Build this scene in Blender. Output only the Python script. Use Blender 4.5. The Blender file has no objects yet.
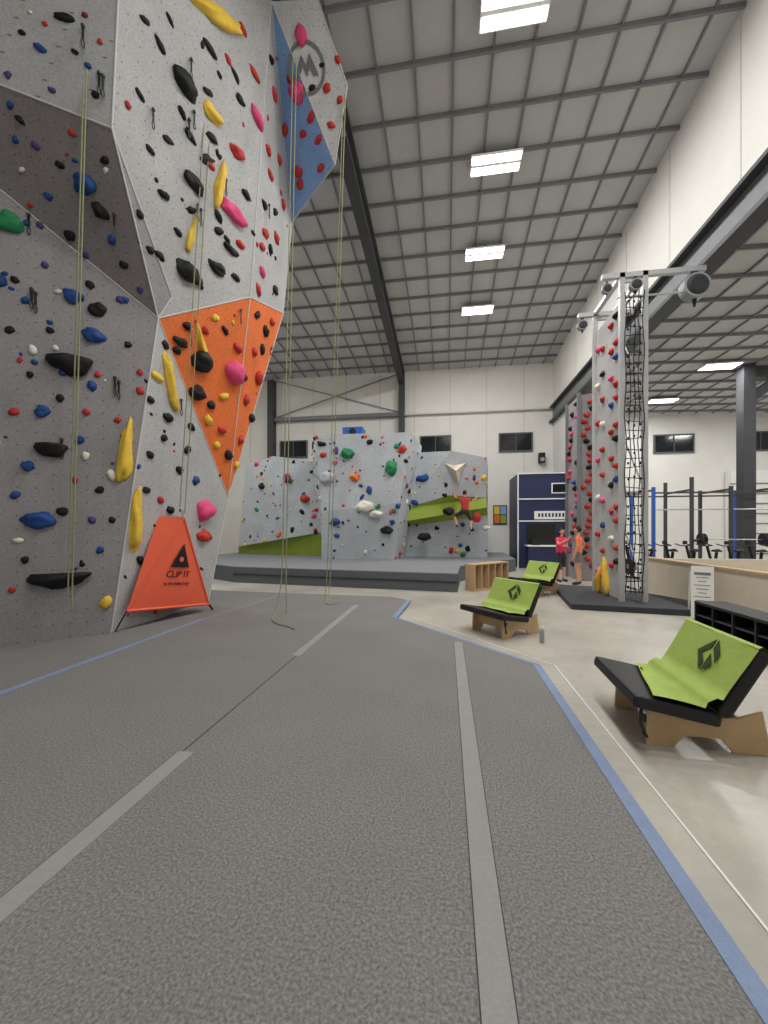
import bpy, bmesh, math, random
from mathutils import Vector, Matrix, noise
random.seed(7)
sc = bpy.context.scene
COL = sc.collection
V = lambda *a: Vector(a)

# ------------------------------------------------------------------ materials
def lin(c):
    return tuple((x/255)/12.92 if x/255 <= .04045 else ((x/255+.055)/1.055)**2.4 for x in c)

def mat(name, c, rough=.6, metal=0.0, var=.06, scale=6, bump=0.0, bscale=60, spec=.4, emit=0, fine=0.0, fscale=90):
    m = bpy.data.materials.new(name); m.use_nodes = True
    nt = m.node_tree; N = nt.nodes; L = nt.links
    b = N["Principled BSDF"]
    b.inputs["Roughness"].default_value = rough
    b.inputs["Metallic"].default_value = metal
    b.inputs["Specular IOR Level"].default_value = spec
    l = lin(c)
    tc = N.new("ShaderNodeTexCoord")
    n1 = N.new("ShaderNodeTexNoise"); n1.inputs["Scale"].default_value = scale; n1.inputs["Detail"].default_value = 4
    L.new(tc.outputs["Object"], n1.inputs["Vector"])
    mx = N.new("ShaderNodeMix"); mx.data_type = 'RGBA'
    mx.inputs[6].default_value = tuple(x*(1-var*2) for x in l)+(1,)
    mx.inputs[7].default_value = tuple(min(1, x*(1+var*2)) for x in l)+(1,)
    L.new(n1.outputs["Fac"], mx.inputs[0])
    out = mx.outputs[2]
    if fine > 0:
        n2 = N.new("ShaderNodeTexNoise"); n2.inputs["Scale"].default_value = fscale; n2.inputs["Detail"].default_value = 2
        L.new(tc.outputs["Object"], n2.inputs["Vector"])
        mr = N.new("ShaderNodeMapRange"); mr.inputs[1].default_value = .3; mr.inputs[2].default_value = .7
        mr.inputs[3].default_value = 1-fine; mr.inputs[4].default_value = 1+fine
        L.new(n2.outputs["Fac"], mr.inputs[0])
        mm = N.new("ShaderNodeVectorMath"); mm.operation = 'SCALE'
        L.new(out, mm.inputs[0]); L.new(mr.outputs[0], mm.inputs["Scale"])
        out = mm.outputs[0]
    L.new(out, b.inputs["Base Color"])
    if bump > 0:
        n3 = N.new("ShaderNodeTexNoise"); n3.inputs["Scale"].default_value = bscale; n3.inputs["Detail"].default_value = 3
        L.new(tc.outputs["Object"], n3.inputs["Vector"])
        bp = N.new("ShaderNodeBump"); bp.inputs["Strength"].default_value = bump; bp.inputs["Distance"].default_value = .02
        L.new(n3.outputs["Fac"], bp.inputs["Height"]); L.new(bp.outputs[0], b.inputs["Normal"])
    if emit:
        b.inputs["Emission Color"].default_value = l+(1,); b.inputs["Emission Strength"].default_value = emit
    return m

# climbing wall panel with t-nut grid (UV in metres)
def panel_mat(name, c, rough=.75, var=.1, fine=.14):
    m = mat(name, c, rough=rough, var=var, scale=1.3, fine=fine, fscale=38, spec=.25)
    nt = m.node_tree; N = nt.nodes; L = nt.links; b = N["Principled BSDF"]
    src = b.inputs["Base Color"].links[0].from_socket
    uv = N.new("ShaderNodeUVMap")
    vm = N.new("ShaderNodeVectorMath"); vm.operation = 'FRACTION'
    sc_ = N.new("ShaderNodeVectorMath"); sc_.operation = 'SCALE'; sc_.inputs["Scale"].default_value = 5.0
    L.new(uv.outputs[0], sc_.inputs[0]); L.new(sc_.outputs[0], vm.inputs[0])
    ds = N.new("ShaderNodeVectorMath"); ds.operation = 'DISTANCE'; ds.inputs[1].default_value = (.5, .5, 0)
    L.new(vm.outputs[0], ds.inputs[0])
    lt = N.new("ShaderNodeMath"); lt.operation = 'LESS_THAN'; lt.inputs[1].default_value = .055
    L.new(ds.outputs["Value"], lt.inputs[0])
    mx = N.new("ShaderNodeMix"); mx.data_type = 'RGBA'; mx.inputs[7].default_value = tuple(x*.45 for x in lin(c))+(1,)
    L.new(lt.outputs[0], mx.inputs[0]); L.new(src, mx.inputs[6]); L.new(mx.outputs[2], b.inputs["Base Color"])
    return m

M = {}
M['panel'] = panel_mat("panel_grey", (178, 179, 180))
M['panel_lit'] = panel_mat("panel_grey_lit", (206, 208, 210))  # panel grey, lightened in the colour to offset shade on the down-facing facet
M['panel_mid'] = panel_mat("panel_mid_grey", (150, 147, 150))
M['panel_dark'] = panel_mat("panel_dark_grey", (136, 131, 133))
M['panel_orange'] = panel_mat("panel_orange", (228, 118, 62))
M['panel_blue'] = panel_mat("panel_blue", (142, 180, 236))
M['panel_green'] = panel_mat("panel_green", (150, 168, 72))
M['panel_boulder'] = panel_mat("panel_boulder", (190, 196, 202), fine=.2)
M['trim'] = mat("panel_seam", (205, 205, 205), rough=.6)
hold_cols = {'k': (26, 26, 29), 'b': (34, 74, 138), 'y': (238, 196, 72), 'r': (190, 56, 50), 'q': (226, 78, 130), 'p': (134, 46, 100), 'v': (84, 66, 126), 'g': (42, 134, 86), 'w': (230, 227, 215), 'o': (232, 122, 54)}
for k, cc in hold_cols.items():
    M['h_'+k] = mat("hold_"+k, cc, rough=.6, var=.12, scale=9, bump=.25, bscale=50, spec=.3)
M['carpet'] = mat("carpet_grey", (130, 129, 128), rough=.95, var=.06, scale=1.2, fine=.34, fscale=75, bump=.35, bscale=160, spec=.1)
M['strip'] = mat("velcro_strip", (152, 152, 151), rough=.9, var=.04, fine=.06, spec=.1)
M['bluetape'] = mat("blue_tape", (126, 144, 176), rough=.7, var=.06, fine=.06)
M['concrete'] = mat("polished_concrete", (182, 178, 169), rough=.3, var=.22, scale=.9, fine=.06, fscale=14, spec=.5)
M['white'] = mat("white_wall", (232, 231, 227), rough=.8, var=.03, scale=1.5, bump=.5, bscale=3)
M['ceil'] = mat("ceiling_insulation", (200, 201, 202), rough=.9, var=.06, scale=1.0, bump=.7, bscale=4, spec=.15)
M['band'] = mat("ceiling_band", (134, 136, 138), rough=.6)
M['steel'] = mat("grey_steel", (120, 123, 127), rough=.5, metal=.1)
M['steeld'] = mat("dark_steel", (70, 72, 76), rough=.5, metal=.1)
M['alu'] = mat("aluminium_post", (196, 198, 200), rough=.4, metal=.3)
M['glass'] = mat("night_glass", (22, 26, 32), rough=.12, spec=.6)
M['frame'] = mat("window_frame", (90, 92, 95), rough=.5)
M['black'] = mat("black_vinyl", (28, 28, 30), rough=.5)
M['blackrub'] = mat("black_mat", (58, 60, 64), rough=.7)
M['padtop'] = mat("grey_pad_top", (128, 132, 136), rough=.75, fine=.06)
M['padgrey'] = mat("pad_grey_side", (98, 102, 108), rough=.7)
M['green'] = mat("green_fabric", (162, 186, 92), rough=.75, var=.07, scale=5, bump=.5, bscale=7)
M['dgreen'] = mat("dark_green_print", (52, 70, 44), rough=.7)
M['ply'] = mat("plywood", (200, 170, 130), rough=.6, var=.12, scale=5)
M['ply_shade'] = mat("plywood_painted_shade", (120, 96, 66), rough=.7, var=.12, scale=5)  # plywood with recess shade put into the colour, for the cubby back
M['ply_pale'] = mat("pale_plywood", (214, 202, 184), rough=.6, var=.05, scale=2)
M['gate'] = mat("orange_vinyl", (244, 106, 76), rough=.5, var=.04, scale=3, bump=.3, bscale=5)
M['navy'] = mat("navy_paint", (42, 50, 86), rough=.5)
M['rope'] = mat("rope_olive", (152, 156, 118), rough=.8, var=.2, scale=40)
M['chrome'] = mat("chrome", (190, 190, 190), rough=.3, metal=.9)
M['plast'] = mat("grey_plastic", (160, 164, 168), rough=.45)
M['signw'] = mat("sign_white", (238, 238, 234), rough=.5)
M['blue'] = mat("blue_paint", (46, 96, 180), rough=.5)
M['skin'] = mat("skin", (214, 158, 126), rough=.6, var=.04)
M['orange_cloth'] = mat("orange_cloth", (248, 130, 90), rough=.8)
M['pink_cloth'] = mat("pink_cloth", (232, 62, 104), rough=.8)
M['red_cloth'] = mat("red_cloth", (180, 60, 56), rough=.8)
M['dark_cloth'] = mat("dark_cloth", (52, 56, 66), rough=.85)
M['grey_cloth'] = mat("grey_cloth", (124, 122, 118), rough=.85)
M['hair'] = mat("dark_hair", (44, 33, 27), rough=.7)
M['eye'] = mat("eye_dark", (20, 18, 18), rough=.3)
M['lip'] = mat("lips", (160, 84, 76), rough=.5)
M['lamp'] = mat("lamp_diffuser", (255, 254, 250), rough=.5, emit=8)

# ------------------------------------------------------------------ mesh builder
class MB:
    def __init__(s):
        s.v = []; s.f = []; s.m = []; s.mats = []; s.uv = []; s.sm = []
    def mi(s, k):
        if k not in s.mats: s.mats.append(k)
        return s.mats.index(k)
    def add(s, vs, fs, k, smooth=False, uvs=None):
        o = len(s.v); i = s.mi(k)
        s.v += [tuple(x) for x in vs]
        for f in fs:
            s.f.append([o+j for j in f]); s.m.append(i); s.sm.append(smooth)
            s.uv.append([uvs[j] for j in f] if uvs else None)
    def poly(s, pts, k, uvon=True):
        pts = [Vector(p) for p in pts]
        n = (pts[1]-pts[0]).cross(pts[2]-pts[0])
        if n.length < 1e-9: n = V(0, 0, 1)
        n.normalize()
        e1 = V(0, 0, 1).cross(n)
        if e1.length < .05: e1 = V(1, 0, 0)
        e1.normalize(); e2 = n.cross(e1)
        s.add(pts, [list(range(len(pts)))], k, False, [(p.dot(e1), p.dot(e2)) for p in pts])
    def box(s, c, d, k, R=None):
        c = Vector(c); x, y, z = d[0]/2, d[1]/2, d[2]/2
        vs = [V(a*x, b*y, e*z) for a in (-1, 1) for b in (-1, 1) for e in (-1, 1)]
        if R: vs = [R @ p for p in vs]
        vs = [p+c for p in vs]
        s.add(vs, [(0, 1, 3, 2), (4, 6, 7, 5), (0, 4, 5, 1), (2, 3, 7, 6), (0, 2, 6, 4), (1, 5, 7, 3)], k)
    def bx(s, a, b, k):
        s.box([(a[i]+b[i])/2 for i in range(3)], [abs(b[i]-a[i]) for i in range(3)], k)
    def beam(s, p0, p1, w, h, k, up=(0, 0, 1)):
        p0 = Vector(p0); p1 = Vector(p1); d = (p1-p0); L = d.length; d.normalize()
        up = Vector(up); x = d.cross(up)
        if x.length < 1e-3: x = d.cross(V(1, 0, 0))
        x.normalize(); z = x.cross(d)
        R = Matrix((x, d, z)).transposed()
        s.box((p0+p1)/2, (w, L, h), k, R)
    def cyl(s, p0, p1, r0, r1, k, n=12, smooth=True):
        p0 = Vector(p0); p1 = Vector(p1); d = (p1-p0).normalized()
        x = d.cross(V(0, 0, 1))
        if x.length < 1e-3: x = V(1, 0, 0)
        x.normalize(); y = d.cross(x)
        vs = []
        for p, r in ((p0, r0), (p1, r1)):
            for i in range(n):
                a = 2*math.pi*i/n; vs.append(p+x*r*math.cos(a)+y*r*math.sin(a))
        s.add(vs, [(i, (i+1) % n, n+(i+1) % n, n+i) for i in range(n)], k, smooth)
        s.add(vs[:n], [tuple(range(n))[::-1]], k); s.add(vs[n:], [tuple(range(n))], k)
    def tube(s, pts, r, k, n=6):
        for a, b in zip(pts, pts[1:]): s.cyl(a, b, r, r, k, n)
    def prism(s, outline, p0, ex, ey, ez, t, k):
        p0 = Vector(p0); n = len(outline)
        a = [p0+ex*u+ey*v for u, v in outline]; b = [p+ez*t for p in a]
        s.add(a+b, [tuple(range(n))[::-1], tuple(range(n, 2*n))]+[(i, (i+1) % n, n+(i+1) % n, n+i) for i in range(n)], k)
    def blob(s, p, e1, e2, n, a, b, d, k, sub=2, seed=0.0, kind='B', rough=.28):
        vs, fs = ICO[sub]
        out = []
        for q in vs:
            f = 1+rough*noise.noise(q*1.3+V(seed, seed*.7, 3.1))*1.6
            x, y, z = q.x*f, q.y*f, max(q.z*f, -.12)
            if kind == 'D':
                y = min(y, .35); z = z*(1.0+.5*min(0, -y)+.4*(y+1)/1.35)
            if kind == 'L':
                tap = 1-.35*(x*.5+.5); y *= tap; z *= tap
            out.append(p+e1*(x*a)+e2*(y*b)+n*(z*d))
        s.add(out, fs, k, True)
    def build(s, name, parent=None, bevel=0):
        me = bpy.data.meshes.new(name)
        me.from_pydata(s.v, [], s.f)
        for k in s.mats: me.materials.append(M[k])
        me.polygons.foreach_set("material_index", s.m)
        me.polygons.foreach_set("use_smooth", s.sm)
        uvl = me.uv_layers.new(name="UVMap")
        for p, uv in zip(me.polygons, s.uv):
            if uv:
                for li, w in zip(p.loop_indices, uv): uvl.data[li].uv = w
        me.update()
        o = bpy.data.objects.new(name, me); COL.objects.link(o)
        if parent: o.parent = parent
        if bevel:
            md = o.modifiers.new("bev", 'BEVEL'); md.width = bevel; md.segments = 2; md.limit_method = 'ANGLE'
        return o
ICO = {}
for sub in (1, 2, 3):
    bm = bmesh.new(); bmesh.ops.create_icosphere(bm, subdivisions=sub, radius=1)
    bm.verts.index_update()
    ICO[sub] = ([v.co.copy() for v in bm.verts], [tuple(v.index for v in f.verts) for f in bm.faces]); bm.free()

def empty(name, loc=(0, 0, 0), rz=0):
    o = bpy.data.objects.new(name, None); o.empty_display_size = .2
    o.location = loc; o.rotation_euler = (0, 0, rz); COL.objects.link(o); return o

def curve(name, pts, r, k, parent=None, cyclic=False):
    cu = bpy.data.curves.new(name, 'CURVE'); cu.dimensions = '3D'; cu.bevel_depth = r; cu.bevel_resolution = 2; cu.resolution_u = 6
    sp = cu.splines.new('NURBS'); sp.points.add(len(pts)-1)
    for i, p in enumerate(pts): sp.points[i].co = (*p, 1)
    sp.use_endpoint_u = True; sp.order_u = 3; sp.use_cyclic_u = cyclic
    cu.materials.append(M[k])
    o = bpy.data.objects.new(name, cu); COL.objects.link(o)
    if parent: o.parent = parent
    return o

def text(name, body, size, p, ex, ey, k, parent=None, ext=.002):
    cu = bpy.data.curves.new(name, 'FONT'); cu.body = body; cu.size = size; cu.align_x = 'CENTER'; cu.align_y = 'CENTER'; cu.extrude = ext
    cu.materials.append(M[k]); o = bpy.data.objects.new(name, cu); COL.objects.link(o)
    ex = ex.normalized(); n = ex.cross(ey).normalized(); ey = n.cross(ex)
    mt = Matrix((ex, ey, n)).transposed().to_4x4(); mt.translation = p
    o.matrix_world = mt
    if parent:
        o.parent = parent
    return o

# ------------------------------------------------------------------ room dims
YB = 21.7; XR = 5.45; FZ = -.04; XL = -15.0; YF = -7.0
def zc(y): return 10.25+.08*(YB-y)

b = MB(); b.bx((XL, YF, FZ-.2), (17, YB+1.5, FZ), 'concrete'); b.build("floor")
mo = [(-7.6, YF+.3), (1.1, YF+.3), (1.1, 4.97), (-.93, 7.3), (-.82, 9.1), (-1.3, 9.5), (-7.6, 9.9)]
b = MB(); b.prism(mo, V(0, 0, FZ), V(1, 0, 0), V(0, 1, 0), V(0, 0, 1), .04, 'carpet')
b.bx((-1.91, YF+.5, 0), (-1.79, 2.63, .004), 'strip'); b.bx((-1.94, 4.85, 0), (-1.83, 8.3, .004), 'strip')
b.bx((-1.885, 2.63, 0), (-1.875, 4.85, .002), 'blackrub'); b.bx((-1.915, YF+.5, 0), (-1.91, 2.63, .003), 'blackrub')
b.bx((.115, YF+.5, 0), (.23, 5.8, .004), 'strip'); b.bx((.11, YF+.5, 0), (.115, 5.8, .003), 'blackrub'); b.bx((.23, YF+.5, 0), (.235, 5.8, .003), 'blackrub')
b.bx((1.02, YF+.5, 0), (1.105, 4.97, .004), 'bluetape')
b.bx((-4.36, YF+.5, 0), (-4.27, 6.6, .004), 'bluetape')
b.beam((1.07, 4.97, .001), (-.95, 7.29, .001), .06, .006, 'bluetape')
b.beam((-.93, 7.25, .001), (-.83, 9.1, .001), .1, .006, 'bluetape')
b.beam((-4.3, 6.6, .001), (-4.0, 9.6, .001), .03, .003, 'strip')
b.build("carpeted_floor_mat")
b = MB(); b.beam((1.30, -1, FZ+.003), (1.30, 5.1, FZ+.003), .012, .006, 'signw'); b.beam((1.30, 5.1, FZ+.003), (-.6, 7.5, FZ+.003), .012, .006, 'signw')
b.build("floor_cable")

# walls
b = MB(); b.bx((XL, YB, FZ), (XR+.15, YB+.3, 10.4), 'white')
for x in [XL+1.9*i for i in range(11)]: b.bx((x, YB-.02, 0), (x+.03, YB, 10.2), 'trim')
b.build("wall_back")
b = MB(); b.bx((XL-.3, YF, FZ), (XL, YB, 12.6), 'white'); b.build("wall_left")
b = MB(); b.bx((XL, YF-.3, FZ), (17, YF, 12.6), 'white'); b.build("wall_front")
b = MB(); b.bx((17, YF, FZ), (17.3, YB+1.6, 9), 'white'); b.build("wall_fitness_side")
b = MB(); b.bx((XR+.15, YB+1.4, FZ), (17, YB+1.7, 9), 'white'); b.build("wall_fitness_back")
b = MB()
n = [(YF, 7.9), (YB, 7.9), (YB, 10.3), (YF, zc(YF)+.05)]
b.prism(n, V(XR, 0, 0), V(0, 1, 0), V(0, 0, 1), V(1, 0, 0), .15, 'white')
b.bx((XR, 17.7, FZ), (XR+.15, YB, 7.9), 'white')
for y in [YF+1+2.4*i for i in range(12)]: b.bx((XR-.012, y, 8.1), (XR, y+.02, zc(y+.1)-.1), 'trim')
b.build("wall_right")
b = MB()
b.bx((XR-.02, YF, 7.15), (XR+.03, YB, 7.9), 'steel'); b.bx((XR-.2, YF, 7.84), (XR+.16, YB, 7.92), 'steeld'); b.bx((XR-.2, YF, 7.1), (XR+.16, YB, 7.2), 'steeld')
b.bx((XR+.14, YF, 7.15), (XR+.16, YB, 7.9), 'steel')
b.bx((XR-.02, 17.48, FZ), (XR+.22, 17.72, 7.1), 'steel')
b.build("header_beam")

# ceiling (1:12 slope toward back wall)
b = MB()
b.add([(XL, YF, zc(YF)), (XR+.2, YF, zc(YF)), (XR+.2, YB+.2, zc(YB+.2)), (XL, YB+.2, zc(YB+.2))], [(0, 1, 2, 3)], 'ceil')
y = YB-.8
while y > YF:
    b.beam((XL, y, zc(y)-.05), (XR, y, zc(y)-.05), .05, .1, 'band'); y -= 1.05
x = XR-.5
while x > XL:
    b.beam((x, YF, zc(YF)-.03), (x, YB, zc(YB)-.03), .045, .05, 'band'); x -= .8
b.build("ceiling")
b = MB(); YG = 8.75
for (w, dz) in ((.3, -.24), (.3, -.86)): b.beam((-2.35, YG, zc(YG)+dz), (-2.35, YB-.2, zc(YB)+dz), w, .05, 'steeld')
b.beam((-2.35, YG, zc(YG)-.55), (-2.35, YB-.2, zc(YB)-.55), .05, .62, 'steel')
b.bx((-2.5, YB-.45, FZ), (-2.2, YB-.05, zc(YB)-.2), 'steeld')
b.beam((-2.35, 14, zc(14)-.85), (-2.35, 14, zc(14)-.2), .3, .03, 'steeld', up=(0, 1, 0))
b.build("roof_girder")
b = MB(); b.bx((-9.95, YB-.45, FZ), (-9.6, YB-.02, zc(YB)-.2), 'steeld')
b.bx((-9.6, YB-.3, 7.75), (-2.5, YB-.05, 7.95), 'steel')
b.cyl((-9.6, YB-.1, 10.1), (-2.5, YB-.1, 8.0), .025, .025, 'steel'); b.cyl((-9.6, YB-.1, 8.0), (-2.5, YB-.1, 10.1), .025, .025, 'steel')
b.bx((-2.2, YB-.2, 7.8), (XR, YB-.05, 7.86), 'trim')
b.build("wall_bracing")
b = MB()
zr = lambda x: 7.95-.03*(x-XR)
b.add([(XR+.16, YF, zr(XR)), (17, YF, zr(17)), (17, YB+1.5, zr(17)), (XR+.16, YB+1.5, zr(XR))], [(0, 1, 2, 3)], 'ceil')
y = YB+.9
while y > YF: b.beam((XR+.1, y, zr(XR)-.05), (17, y, zr(17)-.05), .05, .1, 'band'); y -= 1.05
x = XR+1
while x < 17: b.beam((x, YF, zr(x)-.03), (x, YB+1.4, zr(x)-.03), .045, .05, 'band'); x += .8
b.build("ceiling_fitness")
def window(i, x0, x1, z0, z1, y):
    b = MB(); b.bx((x0, y-.05, z0), (x1, y-.01, z1), 'glass')
    for a, c in (((x0-.07, z0-.07), (x1+.07, z0)), ((x0-.07, z1), (x1+.07, z1+.07)), ((x0-.07, z0), (x0, z1)), ((x1, z0), (x1+.07, z1)), (((x0+x1)/2-.02, z0), ((x0+x1)/2+.02, z1))):
        b.bx((a[0], y-.09, a[1]), (c[0], y-.01, c[1]), 'frame')
    b.build("window_%d" % i)
window(1, -9.3, -7.8, 5.75, 6.6, YB-.001); window(2, -1.33, .21, 5.75, 6.6, YB); window(3, 2.8, 4.37, 5.75, 6.6, YB)
window(4, 10.9, 12.7, 5.7, 6.55, YB+1.4); window(5, 14.9, 16.7, 5.7, 6.55, YB+1.4)
b = MB(); b.bx((2.45, YB-.06, 1.9), (3.15, YB-.01, 2.9), 'blackrub')
for i, kk in enumerate(['panel_orange', 'panel_green', 'h_y', 'panel_blue']):
    b.bx((2.5+.32*(i % 2), YB-.08, 1.95+.47*(i//2)), (2.78+.32*(i % 2), YB-.06, 2.37+.47*(i//2)), kk)
b.build("framed_poster")
b = MB(); b.bx((4.7, YB-.35, 5.05), (5.0, YB-.03, 5.55), 'black'); b.cyl((4.85, YB-.36, 5.2), (4.85, YB-.34, 5.2), .11, .11, 'plast'); b.build("wall_speaker", bevel=.02)

# ------------------------------------------------------------------ lights
def fixture(x, y, z, w=1.25, power=200, cz=None):
    r = empty("ceiling_light", (x, y, z)); b = MB()
    b.bx((-w/2, -.3, .02), (w/2, .3, .07), 'signw')
    b.bx((-w/2+.03, -.27, .012), (w/2-.03, -.05, .02), 'lamp'); b.bx((-w/2+.03, .05, .012), (w/2-.03, .27, .02), 'lamp')
    b.cyl((-.4, 0, .07), (-.4, 0, cz-z), .008, .008, 'chrome', 6); b.cyl((.4, 0, .07), (.4, 0, cz-z), .008, .008, 'chrome', 6)
    b.build("fixture_body", r)
    for s_ in (-1, 1):
        ld = bpy.data.lights.new("tube_light", 'AREA'); ld.shape = 'RECTANGLE'; ld.size = w-.08; ld.size_y = .2; ld.energy = power/2
        ld.color = (1, .975, .93)
        lo = bpy.data.objects.new("tube_light", ld); COL.objects.link(lo); lo.location = (0, s_*.16, .005); lo.parent = r
PW = 185
for y in (16.5, 13.5, 10.5, 7.6, 4.5, 1.4, -2.0): fixture(1.25, y, zc(y)-.25, 1.25, PW, zc(y))
for y in (13.2, 9.0): fixture(-9.6, y, zc(y)-.25, 1.25, PW*1.4, zc(y))  # added lamps, unseen behind the lead wall, to brighten the left area
for y in (20.5, 16.5, 12.7, 8.9, 4): fixture(10.0, y, zr(10)-.2, 1.2, PW*.65, zr(10))
for y in (18.5, 12.7, 6): fixture(14.5, y, zr(14.5)-.2, 1.2, PW*.6, zr(14.5))

# ------------------------------------------------------------------ lead climbing wall (faceted)
A0 = V(-6.1, 4.7, 0); K = V(-5.15, 5.5, 0); V1 = V(-4.7, 5.96, 5.1); R = V(-5.15, 8.07, 0); V0 = V(-6.19, 4.73, 6.38); V2 = V(-4.94, 8.52, 2.36)
V3 = V(-4.0, 7.74, 6.41); V4 = V(-4.1, 9.68, 7.13); T1 = V(-3.15, 6.9, 11.25); V5 = V(-4.53, 4.85, 7.11); V6 = V(-4.57, 6.12, 5.53); T0 = V(-4.26, 4.66, 8.56)
U0 = V(-5.68, 4.34, 7.34); C0 = V(-5.52, 4.22, 8.24); W1 = V(-3.75, 9.39, 9.18); W2 = V(-2.36, 8.33, 9.45); W3 = V(-1.93, 7.7, 10.38); W4 = V(-2.3, 7.0, 11.24)
ext = lambda a, c, t: a+(a-c)*t
TT0 = T0+(T0-V5)*1.5
A0x = ext(A0, K, 2.5); V0x = ext(V0, V1, 1.2); U0x = ext(U0, V5, 1.8)
CT = TT0+(U0x-V5)
b = MB()
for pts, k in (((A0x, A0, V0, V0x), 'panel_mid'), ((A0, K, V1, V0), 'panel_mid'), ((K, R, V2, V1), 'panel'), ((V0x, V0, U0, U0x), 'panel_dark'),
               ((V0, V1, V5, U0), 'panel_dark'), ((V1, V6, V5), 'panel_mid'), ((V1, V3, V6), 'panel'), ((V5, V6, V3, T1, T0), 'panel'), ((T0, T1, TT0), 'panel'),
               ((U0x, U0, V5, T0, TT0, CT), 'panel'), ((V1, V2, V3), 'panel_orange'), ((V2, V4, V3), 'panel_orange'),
               ((V3, V4, W1, T1), 'panel'), ((T1, W1, W2), 'panel_blue'), ((T1, W2, W3, W4), 'panel_lit')):
    b.poly(pts, k)
BK = [V(-7.4, 9.6, 0), V(-7.4, 9.9, 7), V(-6.8, 9.9, 11.05)]
for pts in ((R, BK[0], V(-7.4, 9.7, 2.4), V2), (V2, V(-7.4, 9.7, 2.4), BK[1], V4), (V4, BK[1], W1), (BK[1], BK[2], W1), (W1, BK[2], W2), (W2, BK[2], W3), (W4, W3, BK[2]), (T1, W4, BK[2]), (T1, BK[2], CT, TT0),
            (BK[0], A0x, V0x, U0x, CT, BK[2], BK[1])):
    b.poly(pts, 'panel_mid')
wall = empty("lead_climbing_wall")
b.build("wall_panels", wall)
b = MB()
for p, q in ((V0, V1), (U0, V5), (V5, V1), (V5, V6), (V6, V1), (V1, V3), (V3, T1), (V1, K), (V1, V2), (V2, V3), (V3, V4), (V4, W1), (V2, V4), (T1, W1), (W1, W2), (W2, T1), (W2, W3), (W3, W4), (V5, T0), (T0, TT0), (V2, R), (V0x, V0), (U0x, U0)):
    b.cyl(p, q, .014, .014, 'trim', 6)
b.build("seam_trim", wall)

# hold survey: every hold is located by its bearing from a survey station at eye height and lands on the real wall plane
ST = V(0, 0, 1.6); FOC = 400.0; th = math.atan(62/400); sn, cs = math.sin(th), math.cos(th)
def ray(u, v):
    a = (u-384)/FOC; return Vector((-sn+a*cs, cs+a*sn, (530-v)/FOC))
def hit(u, v, P):
    p0, nn = P; d = ray(u, v); return ST+d*((p0-ST).dot(nn)/d.dot(nn))
def pl(a, b_, c_): return a, (b_-a).cross(c_-a).normalized()
fac = {'C': (pl(U0, V5, T0), [(-9, 83), (112, 128), (118, -9), (-9, -9)]),
'B': (pl(V0, V1, V5), [(-9, 80), (112, 128), (155, 315), (-9, 185)]),
'S': (pl(V1, V6, V5), [(112, 128), (172, 297), (155, 315)]),
'D': (pl(V1, V3, T1), [(112, 128), (172, 297), (158, 318), (250, 297), (267, 60), (273, -9), (118, -9)]),
'A': (pl(A0, K, V1), [(-9, 185), (157, 316), (111, 634), (-9, 660)]),
'E': (pl(K, V1, R), [(158, 318), (228, 497), (208, 606), (112, 636)]),
'F': (pl(V1, V2, V3), [(158, 318), (228, 497), (250, 297)]),
'H': (pl(V2, V3, V4), [(228, 497), (250, 297), (283, 313)]),
'G': (pl(V3, V4, T1), [(250, 297), (283, 313), (292, 222), (274, -9), (267, 60)]),
'U': (pl(T1, W2, W1), [(275, 10), (335, 165), (292, 222)]),
'I': (pl(T1, W2, W3), [(273, -9), (320, -9), (348, 85), (335, 165)])}
def inside(x, y, P):
    r = False; n = len(P)
    for i in range(n):
        x1, y1 = P[i]; x2, y2 = P[(i+1) % n]
        if (y1 > y) != (y2 > y) and x < (x2-x1)*(y-y1)/(y2-y1)+x1: r = not r
    return r
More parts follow.
